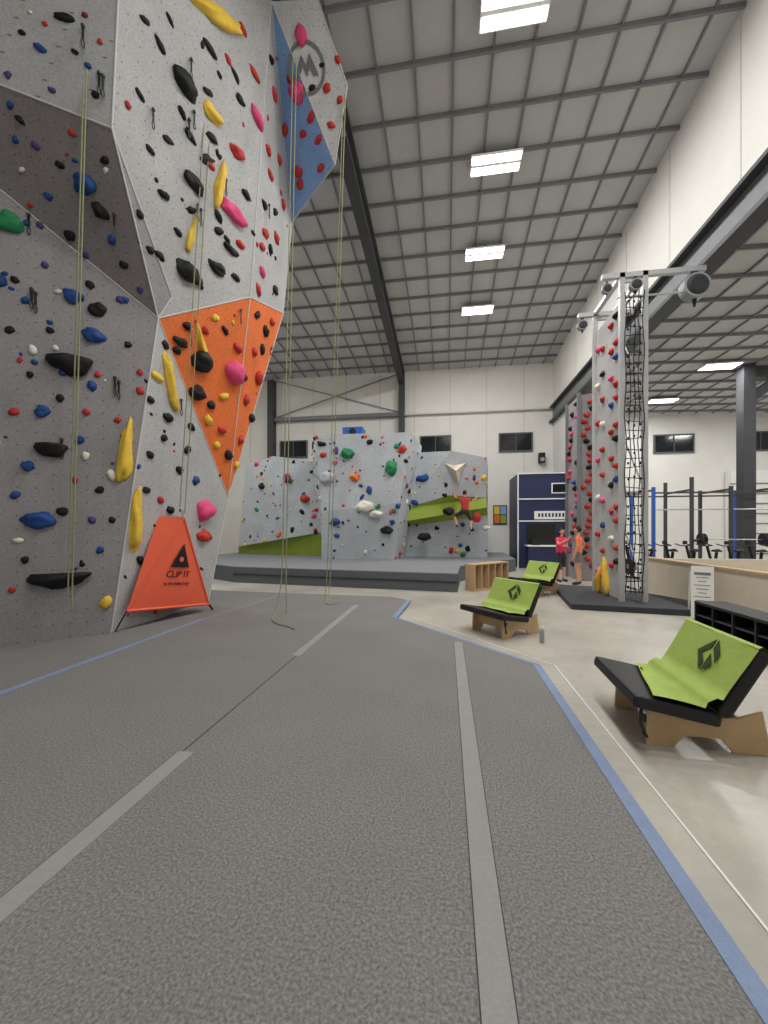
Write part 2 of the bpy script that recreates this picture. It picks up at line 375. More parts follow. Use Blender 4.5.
H = """k65,18,20,9;k22,33,8,6;b40,48,12,9;p85,15,8,6;r100,42,6,6;v8,75,8,7;k75,52,7,6;w30,12,5,4;v52,90,8,6;k95,95,9,8;b88,66,7,7;r45,24,6,5
k185,85,21,23;k160,45,11,9;k210,49,12,9;k208,92,10,7;k182,113,9,8;y212,115,16,16;k190,136,11,9;k212,138,11,9;k207,160,13,9;k164,195,11,9;k193,182,18,16;k160,256,10,8;k191,210,9,7;k188,272,23,21;k217,268,17,12;k231,250,14,9;k218,216,9,9;k219,231,10,8;k246,195,9,9;k227,240,7,6;k140,95,9,7;k150,150,8,7;k145,20,9,7;k235,75,9,7;k240,100,8,9;k168,140,9,7;k178,232,9,7;k236,278,9,7;k200,285,8,6;k170,20,8,6
q234,214,25,17;q257,118,12,15;r237,152,13,13;r210,165,9,7;r243,30,8,8;r240,245,8,8;r255,75,9,9;r228,60,7,7
r265,233,9,10;r262,247,9,9;r276,238,8,10;q262,272,9,10;r270,175,8,9;r268,150,7,10;r285,130,8,12;r283,205,7,9;k275,212,7,8;k270,250,7,8;r274,95,7,10;k271,60,6,9;r279,160,6,9;k264,205,7,9;r258,290,9,9;k275,290,8,9
q297,92,14,26;r311,117,10,10;r298,172,9,12;r300,184,9,10;r303,134,8,9;r290,78,7,10;r318,140,9,7;r321,168,8,8
q301,35,12,22;r327,88,9,10;r340,100,7,9;r331,125,9,8;k312,88,7,7;r285,25,8,12;r338,60,7,8;k322,65,6,6
k202,362,22,22;q234,374,17,24;k187,326,9,8;k181,342,14,9;y215,318,8,7;k197,393,15,14;y224,396,9,8;k211,405,9,9;r238,348,9,9;k177,350,8,9;y208,420,9,8;r222,430,9,8;k225,330,8,7;r205,330,7,8;k228,455,8,9;y217,445,7,7
k265,331,9,10;r258,378,10,14;r254,352,7,9;r246,400,8,10;k262,350,8,8;k251,418,8,9;r240,440,7,9;k257,315,8,8;r272,322,8,8;k244,378,7,8;y236,465,6,8
q204,511,19,20;r204,536,17,12;k168,418,10,10;y157,377,12,9;k164,438,7,7;k187,450,8,8;k179,470,8,8;k191,427,8,8;k165,345,7,8;k150,455,8,8;k146,490,8,7;b196,480,8,8;r160,500,7,7;k140,560,8,8;k170,510,8,8;k150,400,8,8
b93,336,21,16;b73,296,19,14;b42,411,15,12;b92,386,10,10;b37,520,33,17;k97,309,19,13;b28,466,13,10;k128,345,8,7;r140,372,7,7;r140,391,8,8;w33,350,9,10;r98,375,7,7;r14,412,12,7;w112,475,9,12;k62,512,12,9;k60,398,9,8;k30,375,8,7;b63,373,8,7;r86,412,8,7;k50,330,8,7;b25,300,9,8;k10,330,9,8;v120,300,9,7;k15,280,9,7;v45,265,8,7;r20,360,6,6;y106,602,12,14;b80,440,9,9;k100,490,9,8;r75,480,7,7;b15,495,9,9;v92,520,8,8;k25,560,9,8;r12,590,8,7;b100,550,8,8;w86,456,8,8;k112,520,8,7;r118,420,7,7;w55,348,7,7
b85,184,22,22;k100,211,13,19;k70,236,11,11;g10,223,28,20;k124,265,9,8;b48,196,10,8;v36,146,9,8;k60,165,9,8;r30,205,6,6;b112,240,9,9;v85,255,9,8;k20,120,10,8;v40,225,8,7;k105,160,9,9;r72,133,8,7;k90,285,9,8;b125,300,8,7;v140,290,7,6;w22,170,6,6
k150,250,7,8;k140,215,7,8"""
LH = "y225,162,214,205,11;y196,219,188,250,12;y192,0,244,33,10;y196,325,206,362,11;y163,350,175,408,9;y129,422,122,482,18;y136,490,133,552,15"
DH = "k70,362,38,26;k52,447,28,18;k57,577,62,22"
b = MB(); sd = 0.0
for kind, txt in (('B', H), ('D', DH)):
    for it in txt.replace("\n", ";").split(";"):
        u, v, w, h = map(float, it[1:].split(",")); f = None
        for k_, (P, po) in fac.items():
            if inside(u, v, po): f = k_; break
        if not f: continue
        P = fac[f][0]; p = hit(u, v, P); nn = P[1].copy()
        if nn.dot(ST-p) < 0: nn = -nn
        e2 = (V(0, 0, 1)-nn*nn.z).normalized(); e1 = e2.cross(nn)
        a = (hit(u+w/2, v, P)-hit(u-w/2, v, P)).length/2; bb = (hit(u, v-h/2, P)-hit(u, v+h/2, P)).length/2
        if w < 30:
            g_ = .85*w*math.dist(p, ST)/800*math.sqrt(1.4)   # apparent radius in metres, capped on raked faces
            a = min(a, max(g_, bb*.6)*1.25); bb = min(bb, g_*1.5*h/w)
        sd += 1.37
        d = min(a, bb)*.8
        if kind == 'B' and w < 14:
            rot = random.uniform(-.6, .6); e1, e2 = e1*math.cos(rot)+e2*math.sin(rot), e2*math.cos(rot)-e1*math.sin(rot)
        b.blob(p, e1, e2, nn, a, bb, d, 'h_'+it[0], 3 if w > 12 else 2, sd, kind)
for it in LH.split(";"):
    u1, v1, u2, v2, w = map(float, it[1:].split(",")); um, vm = (u1+u2)/2, (v1+v2)/2
    for k_, (P, po) in fac.items():
        if inside(um, vm, po): break
    p1 = hit(u1, v1, P); p2 = hit(u2, v2, P); nn = P[1].copy(); p = (p1+p2)/2
    if nn.dot(ST-p) < 0: nn = -nn
    e1 = (p2-p1).normalized(); e2 = nn.cross(e1); bb = min((hit(um+w/2, vm, P)-hit(um-w/2, vm, P)).length/2, (p2-p1).length*.13)
    sd += 1; b.blob(p, -e1, e2, nn, (p2-p1).length/2, bb, bb*1.1, 'h_'+it[0], 3, sd, 'L', .35)
def tri_rand(A, B_, C_):
    r1, r2 = random.random(), random.random()
    if r1+r2 > 1: r1, r2 = 1-r1, 1-r2
    return A+(B_-A)*r1+(C_-A)*r2
def scatter(b, tris, dens, cols, s0, s1, side):
    for (A, B_, C_) in tris:
        nn = (B_-A).cross(C_-A); ar = nn.length/2; nn.normalize()
        if nn.dot(side-A) < 0: nn = -nn
        e2 = (V(0, 0, 1)-nn*nn.z).normalized(); e1 = e2.cross(nn)
        cnt = ar*dens; cnt = int(cnt)+(1 if random.random() < cnt-int(cnt) else 0)
        for i in range(cnt):
            p = tri_rand(A, B_, C_); s_ = s0+(s1-s0)*random.random()**2; rot = random.uniform(0, 6.28)
            f1, f2 = e1*math.cos(rot)+e2*math.sin(rot), e2*math.cos(rot)-e1*math.sin(rot)
            b.blob(p, f1, f2, nn, s_*random.uniform(1, 1.7), s_, s_*.75, 'h_'+random.choice(cols), 2 if s_ > .06 else 1, random.uniform(0, 99))
scatter(b, [(A0, K, V1), (A0, V1, V0), (V0, V1, V5), (V0, V5, U0)], 2.2, "kkbvvrkwb", .02, .05, ST)
scatter(b, [(K, R, V2), (K, V2, V1)], 1.8, "kkrbk", .025, .05, ST)
scatter(b, [(V5, V3, T1), (V5, T1, T0)], 1.2, "kkkkrk", .03, .06, ST)
scatter(b, [(V1, V2, V3), (V2, V3, V4)], 1.0, "kry", .03, .05, ST)
scatter(b, [(V3, V4, W1), (V3, W1, T1)], 1.2, "rrkq", .03, .06, ST)
scatter(b, [(A0x, A0, V0), (A0x, V0, V0x)], 2, "kbvrw", .03, .12, ST)
b.build("climbing_holds", wall)
b = MB()
for (u, v) in ((32, 290), (100, 75), (115, 378), (115, 215), (190, 60), (197, 205), (190, 330), (225, 180), (240, 310), (268, 205), (152, 110), (30, 215), (62, 440), (180, 400), (84, 28), (193, 112), (104, 78), (119, 382), (36, 294), (188, 120), (200, 210)):
    f = None
    for k_, (P, po) in fac.items():
        if inside(u, v, po): f = k_; break
    if not f: continue
    p = hit(u, v, P); nn = P[1].copy(); nn = -nn if nn.dot(ST-p) < 0 else nn
    p = p+nn*.03
    b.box(p, (.035, .035, .035), 'steeld'); b.beam(p, p+V(0, 0, -.18), .026, .012, 'black')
    q = p+V(0, 0, -.18)
    for a in range(8):
        t0, t1 = a*math.pi/4, (a+1)*math.pi/4
        b.cyl(q+V(.0, .025*math.sin(t0), -.05+.055*math.cos(t0)), q+V(0, .025*math.sin(t1), -.05+.055*math.cos(t1)), .008, .008, 'steeld', 5)
b.build("quickdraws", wall)
lc = V(-2.68, 7.42, 10.55); P0, nn = fac['I'][0][0], fac['I'][0][1].copy()
lc = lc-nn*(lc-P0).dot(nn)
if nn.dot(ST-lc) < 0: nn = -nn
e2 = (V(0, 0, 1)-nn*nn.z).normalized(); e1 = e2.cross(nn)
b = MB(); lc = lc+nn*.01; n = 40
vs = [lc+(e1*math.cos(2*math.pi*i/n)+e2*math.sin(2*math.pi*i/n))*r for r in (.31, .37) for i in range(n)]
b.add(vs, [(i, (i+1) % n, n+(i+1) % n, n+i) for i in range(n)], 'steel')
b.prism([(-.24, -.1), (-.08, .18), (0, .04), (.08, .2), (.24, -.1), (.12, -.1), (.07, 0), (0, -.12), (-.06, .02), (-.14, -.1)], lc, e1, e2, nn, .003, 'steel')
b.build("round_logo", wall)

# ------------------------------------------------------------------ belay gate (orange triangle)
g = empty("belay_gate")
BLp = V(-4.98, 5.62, .32); BRp = V(-4.66, 7.32, .13); TP = V(-4.62, 6.5, 1.82)
b = MB()
def sub_tri(A, B_, C_, n, k, sag):
    idx = {}; vs = []; nn = (B_-A).cross(C_-A).normalized()
    for i in range(n+1):
        for j in range(n+1-i):
            u, v = i/n, j/n; w = 1-u-v; idx[i, j] = len(vs); vs.append(A*w+B_*u+C_*v+nn*sag*27*u*v*w)
    fs = []
    for i in range(n):
        for j in range(n-i):
            fs.append((idx[i, j], idx[i+1, j], idx[i, j+1]))
            if i+j < n-1: fs.append((idx[i+1, j], idx[i+1, j+1], idx[i, j+1]))
    b.add(vs, fs, k, True)
sub_tri(BLp, BRp, TP, 10, 'gate', .03)
b.poly([BLp, TP, V(-5.0, 6.35, 1.85)], 'gate'); b.poly([BRp, V(-4.95, 7.35, .5), V(-4.93, 6.7, 1.85), TP], 'gate')
b.cyl(BLp, TP, .02, .02, 'gate', 8); b.cyl(BRp, TP, .02, .02, 'gate', 8); b.cyl(BLp, BRp, .025, .025, 'gate', 8)
b.cyl(BLp, V(-5.08, 5.5, .02), .012, .012, 'black', 6); b.cyl(BRp, V(-4.62, 7.4, .0), .02, .02, 'black', 6); b.cyl(TP, TP+V(-.02, 0, .12), .03, .02, 'chrome', 8)
b.build("gate_fabric", g)
ex = (BRp-BLp).normalized(); gn = ex.cross(TP-BLp).normalized(); ey = gn.cross(ex)
ctr = (BLp+BRp+TP)/3+gn*.04
text("gate_lettering", "CLIP IT", .165, ctr+ey*.06, ex, ey, 'black', g)
text("gate_small_lettering", "to the belay loop", .08, ctr+ey*-.1, ex, ey, 'black', g)
b = MB(); b.prism([(-.2, 0), (.2, 0), (0, .42)], ctr+ey*.19+gn*.005, ex, ey, gn, .006, 'black')
b.cyl(ctr+ey*.33+gn*.01, ctr+ey*.33+gn*.016, .045, .045, 'gate', 16); b.build("gate_print", g)

# ------------------------------------------------------------------ ropes
def rope(pts, r=.0095):
    return curve("climbing_rope", pts, r, 'rope')
def vert(p, q, n=6): return [p.lerp(q, i/n) for i in range(n+1)]
rope(vert(V(-3.70, 6.15, 10.9), V(-4.60, 6.5, 1.9)))
rope(vert(V(-3.76, 6.0, 10.3), V(-4.66, 6.45, 2.0)))
rope(vert(V(-4.62, 4.55, 7.6), V(-5.27, 4.95, .5)))
rope(vert(V(-4.70, 4.58, 7.4), V(-5.32, 4.93, .45)))
rope(vert(V(-2.80, 7.05, 10.3), V(-3.05, 7.15, .7))+[V(-3.1, 7.1, .3), V(-3.12, 6.95, .04), V(-3.0, 6.6, .015), V(-2.75, 6.35, .015), V(-2.5, 6.25, .015), V(-2.4, 6.1, .015)])
rope(vert(V(-2.75, 7.1, 10.3), V(-3.0, 7.2, .55))+[V(-2.98, 7.2, .2), V(-3.0, 7.2, .02)])
rope(vert(V(-1.97, 7.72, 10.25), V(-2.62, 8.9, .5))+[V(-2.65, 8.8, .1), V(-2.6, 8.4, .015), V(-2.45, 8.2, .015), V(-2.3, 8.5, .015)])
rope(vert(V(-2.03, 7.76, 10.15), V(-2.7, 8.85, .3))+[V(-2.7, 8.7, .015)])

# ------------------------------------------------------------------ boulder area
PZ = .45
b = MB()
po = [(-6.6, 11.7), (.3, 10.7), (.45, 13.0), (2.75, 16.6), (2.9, 21.2), (-10.5, 21.2), (-10.5, 14.1)]
b.prism(po, V(0, 0, FZ), V(1, 0, 0), V(0, 1, 0), V(0, 0, 1), PZ-FZ-.02, 'padgrey')
b.prism([(x*.998, y+.02) for x, y in po], V(0, 0, PZ-.02), V(1, 0, 0), V(0, 1, 0), V(0, 0, 1), .02, 'padtop')
b.beam((-6.6, 11.68, .22), (.3, 10.68, .22), .02, .02, 'black')
b.build("bouldering_crash_mat")
bw = empty("bouldering_wall"); b = MB()
a_, b_, c_, d_ = V(-5.2, 16.6, PZ), V(-4.85, 15.2, PZ), V(-2.0, 15.2, PZ), V(-1.7, 17.4, PZ)
a2, b2, c2, d2 = V(-5.7, 16.5, 5.1), V(-4.95, 14.75, 5.25), V(-1.25, 14.7, 5.2), V(-1.0, 16.8, 5.1)
m1, m2 = V(-4.75, 14.9, 2.3), V(-1.7, 14.75, 2.6)
tr = []
def bp(pts, k='panel_boulder', sc_=True):
    b.poly(pts, k)
    if sc_:
        for i in range(1, len(pts)-1): tr.append((pts[0], pts[i], pts[i+1]))
bp((a_, b_, m1)); bp((a_, m1, b2, a2)); bp((b_, c_, m2, m1)); bp((m1, m2, c2, b2)); bp((c_, d_, m2)); bp((d_, d2, c2, m2))
b.poly((a2, b2, c2, d2), 'ply_pale')
r0 = [V(-1.75, 17.3, PZ), V(1.7, 17.1, PZ)]; r1 = [V(-1.7, 17.0, 1.75), V(1.7, 16.9, 2.2)]; g1 = [V(-1.7, 16.3, 1.95), V(1.6, 16.4, 2.5)]; r2 = [V(-1.7, 16.5, 2.5), V(1.6, 16.6, 2.9)]; r3 = [V(-1.2, 16.3, 4.75), V(.2, 15.9, 4.7), V(1.6, 16.2, 4.45)]
bp((r0[0], r0[1], r1[1], r1[0])); b.poly((r1[0], r1[1], g1[1], g1[0]), 'panel_green'); b.poly((g1[0], g1[1], r2[1], r2[0]), 'panel_green')
rm = V(.15, 16.3, 3.0); bp((r2[0], rm, r3[1], r3[0])); bp((rm, r2[1], r3[2], r3[1])); b.poly((r2[0], r2[1], rm), 'panel_green')
b.poly((r0[1], V(1.9, 19, PZ), V(1.9, 19, 4.4), r3[2], r2[1], g1[1], r1[1]), 'panel_mid'); b.poly((r3[0], r3[1], r3[2], V(1.9, 19, 4.4), V(-1.2, 19, 4.7)), 'ply_pale')
l0 = [V(-10.0, 18.2, PZ), V(-5.4, 17.2, PZ)]; l1 = [V(-9.9, 18.0, .8), V(-5.4, 17.0, 1.5)]; l2 = [V(-9.3, 17.6, 4.7), V(-7.6, 16.9, 4.9), V(-5.5, 17.0, 4.6)]
b.poly((l0[0], l0[1], l1[1], l1[0]), 'panel_green'); lm = V(-7.6, 17.2, 1.15); bp((l1[0], lm, l2[1], l2[0])); bp((lm, l1[1], l2[2], l2[1])); b.poly((l1[0], l1[1], lm), 'panel_green')
b.poly((l2[0], l2[1], l2[2], V(-5.5, 19, 4.6), V(-9.4, 19, 4.7)), 'ply_pale'); b.poly((l0[0], l1[0], l2[0], V(-9.4, 19, 4.7), V(-10, 19, PZ)), 'panel_mid')
b.poly((V(-10, 19, PZ), V(-9.4, 19, 4.7), V(-5.5, 19, 4.6), V(-5.5, 19, PZ)), 'ply_pale')
b.build("boulder_panels", bw)
b = MB()
S2 = V(-1, 0, 3)
scatter(b, tr, 4.0, "kbrgywovqkbk", .035, .11, S2)
def big(px, py, pz, a, bb, d, k, seed, nn=V(0, -1, .0)):
    e1 = V(1, 0, 0); e2 = V(0, 0, 1); b.blob(V(px, py, pz), e1, e2, nn, a, bb, d, k, 3, seed)
big(-3.7, 14.75, 4.5, .25, .2, .22, 'h_g', 1); big(-2.0, 14.7, 3.9, .22, .26, .22, 'h_g', 2); big(-4.5, 14.82, 3.6, .3, .25, .2, 'panel_boulder', 3); big(-3.0, 14.8, 2.5, .3, .22, .2, 'h_w', 4)
big(-2.6, 14.8, 2.2, .25, .14, .18, 'h_w', 5); big(-3.4, 14.8, 3.6, .2, .14, .16, 'h_o', 8); big(-4.2, 14.9, 1.9, .18, .14, .14, 'h_b', 9); big(-2.2, 14.9, 1.6, .22, .15, .14, 'h_k', 10)
big(-1.6, 14.75, 4.6, .18, .14, .14, 'h_r', 11); big(-4.7, 14.8, 4.9, .2, .1, .14, 'h_k', 12); big(-.9, 16.3, 3.7, .3, .18, .2, 'h_b', 13); big(-.9, 16.5, 1.3, .26, .16, .16, 'h_k', 15); big(.1, 16.3, 2.35, .22, .16, .14, 'h_k', 21)
big(1.2, 16.3, 2.1, .16, .2, .14, 'h_r', 22); big(-7.0, 16.95, 3.9, .16, .2, .14, 'h_p', 31); big(-6.2, 17.0, 3.0, .2, .16, .14, 'h_r', 32); big(-8.3, 17.3, 3.6, .2, .16, .16, 'h_k', 33); big(-8.0, 17.4, 2.2, .22, .14, .14, 'h_b', 34)
ctr = V(.38, 15.75, 3.9); ring = [V(.38+x, 16.05, 3.9+z) for x, z in ((-.5, .4), (-.1, .25), (.4, .35), (.2, -.05), (.1, -.45), (-.15, -.1))]
for i in range(6): b.add([ctr, ring[i], ring[(i+1) % 6]], [(0, 1, 2)], 'ply_pale')
b.build("boulder_holds", bw)
b = MB(); b.bx((-4.0, 15.2, 5.24), (-3.2, 15.8, 5.62), 'blue'); b.cyl((-3.6, 15.19, 5.43), (-3.6, 15.2, 5.43), .14, .14, 'black', 16); b.build("blue_storage_bin", bevel=.02)
b = MB(); b.bx((-12.0, 13.2, FZ), (-10.7, 13.9, .75), 'ply'); b.bx((-11.9, 13.19, .1), (-10.8, 13.2, .65), 'ply_pale'); b.build("plywood_step_box", bevel=.01)

# ------------------------------------------------------------------ cubby bench
cb = empty("plywood_cubby_bench", (.52, 11.1, FZ), math.radians(48)); b = MB()
Lc, Dc, Hc = 1.55, .32, .72
b.bx((0, -Dc, 0), (Lc, 0, .03), 'ply'); b.bx((0, -Dc, Hc-.03), (Lc, 0, Hc), 'ply'); b.bx((0, -.02, 0), (Lc, 0, Hc), 'ply'); b.bx((.03, -.03, .03), (Lc-.03, -.02, Hc-.03), 'ply_shade')
for i in range(6):
    x = i*(Lc-.03)/5; b.bx((x, -Dc, .03), (x+.03, -.02, Hc-.03), 'ply')
b.build("cubby_body", cb)

# ------------------------------------------------------------------ crash pad chairs
def pad_chair(x, y, rz, sc_=1.0):
    r = empty("crash_pad_chair", (x, y, FZ), rz); r.scale = (sc_,)*3
    W = 1.05; b = MB()
    for yy in (.14, W-.2):
        pr = [(.08, 0), (.28, 0), (.36, .1), (.62, .1), (.70, 0), (.96, 0), (.90, .34), (.72, .27), (.56, .24), (.1, .30)]
        b.prism(pr, V(0, yy, 0), V(1, 0, 0), V(0, 0, 1), V(0, 1, 0), .03, 'ply')
    b.bx((.2, .17, .13), (.24, W-.2, .27), 'ply'); b.bx((.74, .17, .1), (.77, W-.2, .27), 'ply')
    b.build("plywood_base", r, .004)
    b = MB()
    def slab(p, q, t, k):
        d = V(q[0]-p[0], 0, q[1]-p[1]).normalized(); nn = V(-d.z, 0, d.x)
        if nn.z < 0: nn = -nn
        L = math.hypot(q[0]-p[0], q[1]-p[1]); Rm = Matrix((d, V(0, 1, 0), nn)).transposed()
        c = V((p[0]+q[0])/2, W/2, (p[1]+q[1])/2)-nn*t/2
        b.box(c, (L, W, t), k, Rm)
        return d, nn
    ds, ns = slab((-.05, .45), (.56, .34), .1, 'black'); db, nb = slab((.52, .36), (.80, .86), .1, 'black')
    b.build("folded_pad", r, .025)
    b = MB()
    J = V(.53, 0, .36)
    def P(s, yv, h):
        q = J+ds*s+ns*h if s < 0 else J+db*s+nb*h
        q.y = yv; return q
    prof = [-.50, -.38, -.26, -.16, -.09, -.04, .05, .1, .18, .3, .44, .57]
    rows = []
    for i, s_ in enumerate(prof):
        row = []
        for j in range(13):
            t = j/12; lim = -.46+.26*t
            ss = lim+(s_+.5)*.2 if s_ < lim else s_
            if abs(s_) < .045 or s_ == .05:
                q = J+(ns+nb)*(.045)+db*max(0, s_)+ds*min(0, s_)
                q.y = .015+(W-.03)*t
            else:
                q = P(ss, .015+(W-.03)*t, .016+.006*math.sin(t*9+i))
            row.append(q)
        rows.append(row)
    nC = 13
    vs = [p for row in rows for p in row]
    b.add(vs, [(i*nC+j, i*nC+j+1, (i+1)*nC+j+1, (i+1)*nC+j) for i in range(len(prof)-1) for j in range(nC-1)], 'green', True)
    tp = [J+db*.57+nb*.016, J+db*.595+nb*.0, J+db*.59-nb*.11, J+db*.5-nb*.12]
    vs = []
    for q in tp: vs += [V(q.x, .015, q.z), V(q.x, W-.015, q.z)]
    b.add(vs, [(0, 1, 3, 2), (2, 3, 5, 4), (4, 5, 7, 6)], 'green', True)
    b.build("green_cover", r)
    b = MB(); c = J+db*.36+nb*.026; c.y = W*.42; ex_, ey_ = V(0, -1, 0), db
    for pg in ([(-.015, .15), (-.16, 0), (-.015, -.15), (-.015, -.07), (-.09, 0), (-.015, .07)], [(.015, .15), (.12, .045), (.12, -.04), (.015, .065)], [(.015, .02), (.1, -.065), (.015, -.15)]):
        b.prism(pg, c, ex_, ey_, nb, .004, 'dgreen')
    b.build("printed_logo", r)
    b = MB()
    b.tube([V(.0, .02, .36), V(-.02, -.01, .25), V(.01, .0, .16), V(.04, .03, .12)], .014, 'black')
    b.box(V(.0, .0, .28), (.05, .02, .06), 'black')
    b.tube([V(.78, .3, .78), V(.93, .3, .72), V(.9, .3, .6)], .015, 'black'); b.tube([V(.78, .8, .78), V(.93, .8, .72), V(.9, .8, .6)], .015, 'black')
    b.build("straps_and_buckles", r)
    return r
pad_chair(1.43, 3.2, math.radians(-3), .93)
pad_chair(.86, 6.05, math.radians(38), .92)
pad_chair(2.25, 10.2, math.radians(38), .92)
b = MB(); b.cyl((1.38, 6.1, FZ), (1.38, 6.1, .14), .035, .035, 'plast'); b.cyl((1.38, 6.1, .14), (1.38, 6.1, .17), .035, .018, 'plast'); b.cyl((1.38, 6.1, .17), (1.38, 6.1, .2), .02, .02, 'signw'); b.build("water_bottle")

# ------------------------------------------------------------------ climbing tower
tw = empty("speed_climbing_tower", (3.7, 9.2, FZ)); b = MB()
TX, TY, TZ = .45, 1.55, 7.1
for (x, y) in ((0, 0), (TX, 0), (0, TY), (TX, TY)): b.bx((x-.05, y-.05, 0), (x+.05, y+.05, TZ), 'alu')
for z in (.3, 2.4, 4.6, 6.9):
    b.bx((0, -.03, z), (TX, .03, z+.06), 'alu'); b.bx((0, TY-.03, z), (TX, TY+.03, z+.06), 'alu'); b.bx((TX-.03, 0, z), (TX+.03, TY, z+.06), 'alu')
for z in (.36, 2.46, 4.66): b.cyl((TX, 0, z), (TX, TY, z+2.1), .02, .02, 'alu', 8)
b.bx((-.05, -.05, TZ-.08), (.05, TY+.05, TZ), 'alu'); b.bx((TX-.05, -.05, TZ-.08), (TX+.05, TY+.05, TZ), 'alu')
b.bx((-.4, -.05, TZ-.1), (1.6, .05, TZ), 'alu'); b.bx((-.4, TY-.05, TZ-.1), (.9, TY+.05, TZ), 'alu'); b.cyl((-.1, .0, TZ-.5), (1.4, 0, TZ-.5), .02, .02, 'alu')
b.bx((0, .13, .15), (.03, TY-.13, TZ-.55), 'panel'); b.build("tower_frame", tw)
b = MB()
tc_ = ['h_r', 'h_r', 'h_r', 'h_q', 'h_r', 'h_k', 'h_w', 'h_r', 'h_b']
for i in range(20):
    z = .55+i*.3
    for j, yy in enumerate((.5 if i % 2 else 1.0, .25 if i % 3 else 1.3)):
        b.blob(V(0, yy, z+.1*j), V(0, 1, 0), V(0, 0, 1), V(-1, 0, 0), .10, .075, .08, tc_[(i*2+j*3) % 9], 2, i*1.7)
b.blob(V(0, .8, .55), V(0, .2, 1).normalized(), V(0, 1, -.2).normalized(), V(-1, 0, 0), .45, .14, .14, 'h_y', 3, 3, 'L')
b.blob(V(0, 1.2, .4), V(0, -.3, 1).normalized(), V(0, 1, .3).normalized(), V(-1, 0, 0), .35, .12, .14, 'h_y', 3, 5, 'L')
b.build("tower_holds", tw)
b = MB()
for i in range(5):
    x = .05+i*(TX-.1)/4
    pts = [V(x+.02*math.sin(k*1.3+i), -.06+.01*math.cos(k*2+i), .3+k*.29) for k in range(23)]
    b.tube(pts, .010, 'black', 5)
for k in range(32):
    z = .35+k*.2; b.cyl((.05, -.06, z), (TX-.05, -.06, z+random.uniform(-.05, .05)), .009, .009, 'black', 5)
for k in range(22):
    for i in range(3):
        x = .1+i*.12; b.blob(V(x, -.065, .4+k*.29+random.uniform(-.05, .05)), V(1, 0, 0), V(0, 0, 1), V(0, -1, 0), .022, .035, .025, 'h_k', 1, k+i)
b.build("cargo_net", tw)
def belay_unit(x, y, z, s_=1.0, R_=None):
    b.cyl((x, y-.1*s_, z), (x, y+.1*s_, z), .2*s_, .2*s_, 'plast', 20); b.cyl((x, y-.14*s_, z), (x, y-.1*s_, z), .12*s_, .17*s_, 'blackrub', 20)
    b.box(V(x, y, z+.24*s_), (.1*s_, .06*s_, .16*s_), 'steeld'); b.cyl((x, y, z-.32*s_), (x, y, z-.18*s_), .02*s_, .04*s_, 'black', 8)
b = MB(); belay_unit(1.4, 0, TZ-.42, 1.25); belay_unit(-.3, 0, TZ-.3, .5); belay_unit(.25, -.05, TZ-.3, .6); belay_unit(-.3, TY, TZ-.3, .6)
b.build("auto_belay_units", tw)
b = MB(); b.prism([(2.55, 8.75), (4.9, 8.35), (5.2, 9.6), (4.4, 11.4), (2.95, 11.9)], V(0, 0, FZ), V(1, 0, 0), V(0, 1, 0), V(0, 0, 1), .12, 'blackrub')
b.build("tower_floor_mat", bevel=.01)
t2 = empty("auto_belay_pillar", (4.5, 14.3, FZ)); b = MB()
b.bx((-.25, -.6, 0), (.25, .6, 6.0), 'panel_mid')
for (x, y) in ((-.28, -.63), (-.28, .63), (.28, -.63)): b.bx((x-.05, y-.05, 0), (x+.05, y+.05, 6.05), 'steel')
b.build("pillar_frame", t2); b = MB()
for i in range(26):
    z = .5+i*.21; b.blob(V(-.25, random.uniform(-.45, .45), z), V(0, 1, 0), V(0, 0, 1), V(-1, 0, 0), .12, .09, .1, random.choice(['h_r', 'h_r', 'h_k', 'h_q', 'h_b']), 2, i)
    b.blob(V(random.uniform(-.15, .15), -.6, z), V(1, 0, 0), V(0, 0, 1), V(0, -1, 0), .1, .08, .1, random.choice(['h_r', 'h_r', 'h_k']), 2, i+50)
b.build("pillar_holds", t2)

# ------------------------------------------------------------------ kiosk
k0 = empty("navy_kiosk", (3.0, 17.9, FZ)); b = MB()
b.bx((.1, .1, 0), (2.25, 2.6, 4.1), 'navy')
for z in (4.05, 2.95, 2.0): b.bx((.05, .05, z), (2.3, .12, z+.05), 'signw')
for x in (.05, 2.25): b.bx((x, .04, 0), (x+.05, .1, 4.1), 'signw')
b.bx((.75, .05, 2.1), (2.2, .1, 2.45), 'signw'); b.bx((1.5, .05, 3.25), (2.1, .1, 3.6), 'glass'); b.bx((1.45, .06, 3.2), (2.15, .098, 3.65), 'signw'); b.bx((.45, .04, .1), (1.6, .1, 1.9), 'black'); b.bx((.4, -.5, .0), (1.8, .05, .95), 'navy'); b.bx((.35, -.55, .95), (1.85, .05, 1.0), 'signw')
for i in range(9): b.bx((.9+.14*i, .045, 2.2), (.98+.14*i, .05, 2.36), 'navy')
b.bx((.6, -.3, 1.0), (.9, -.1, 1.3), 'black'); b.bx((1.75, .04, .1), (2.2, .1, 1.7), 'blackrub'); b.build("kiosk_body", k0)

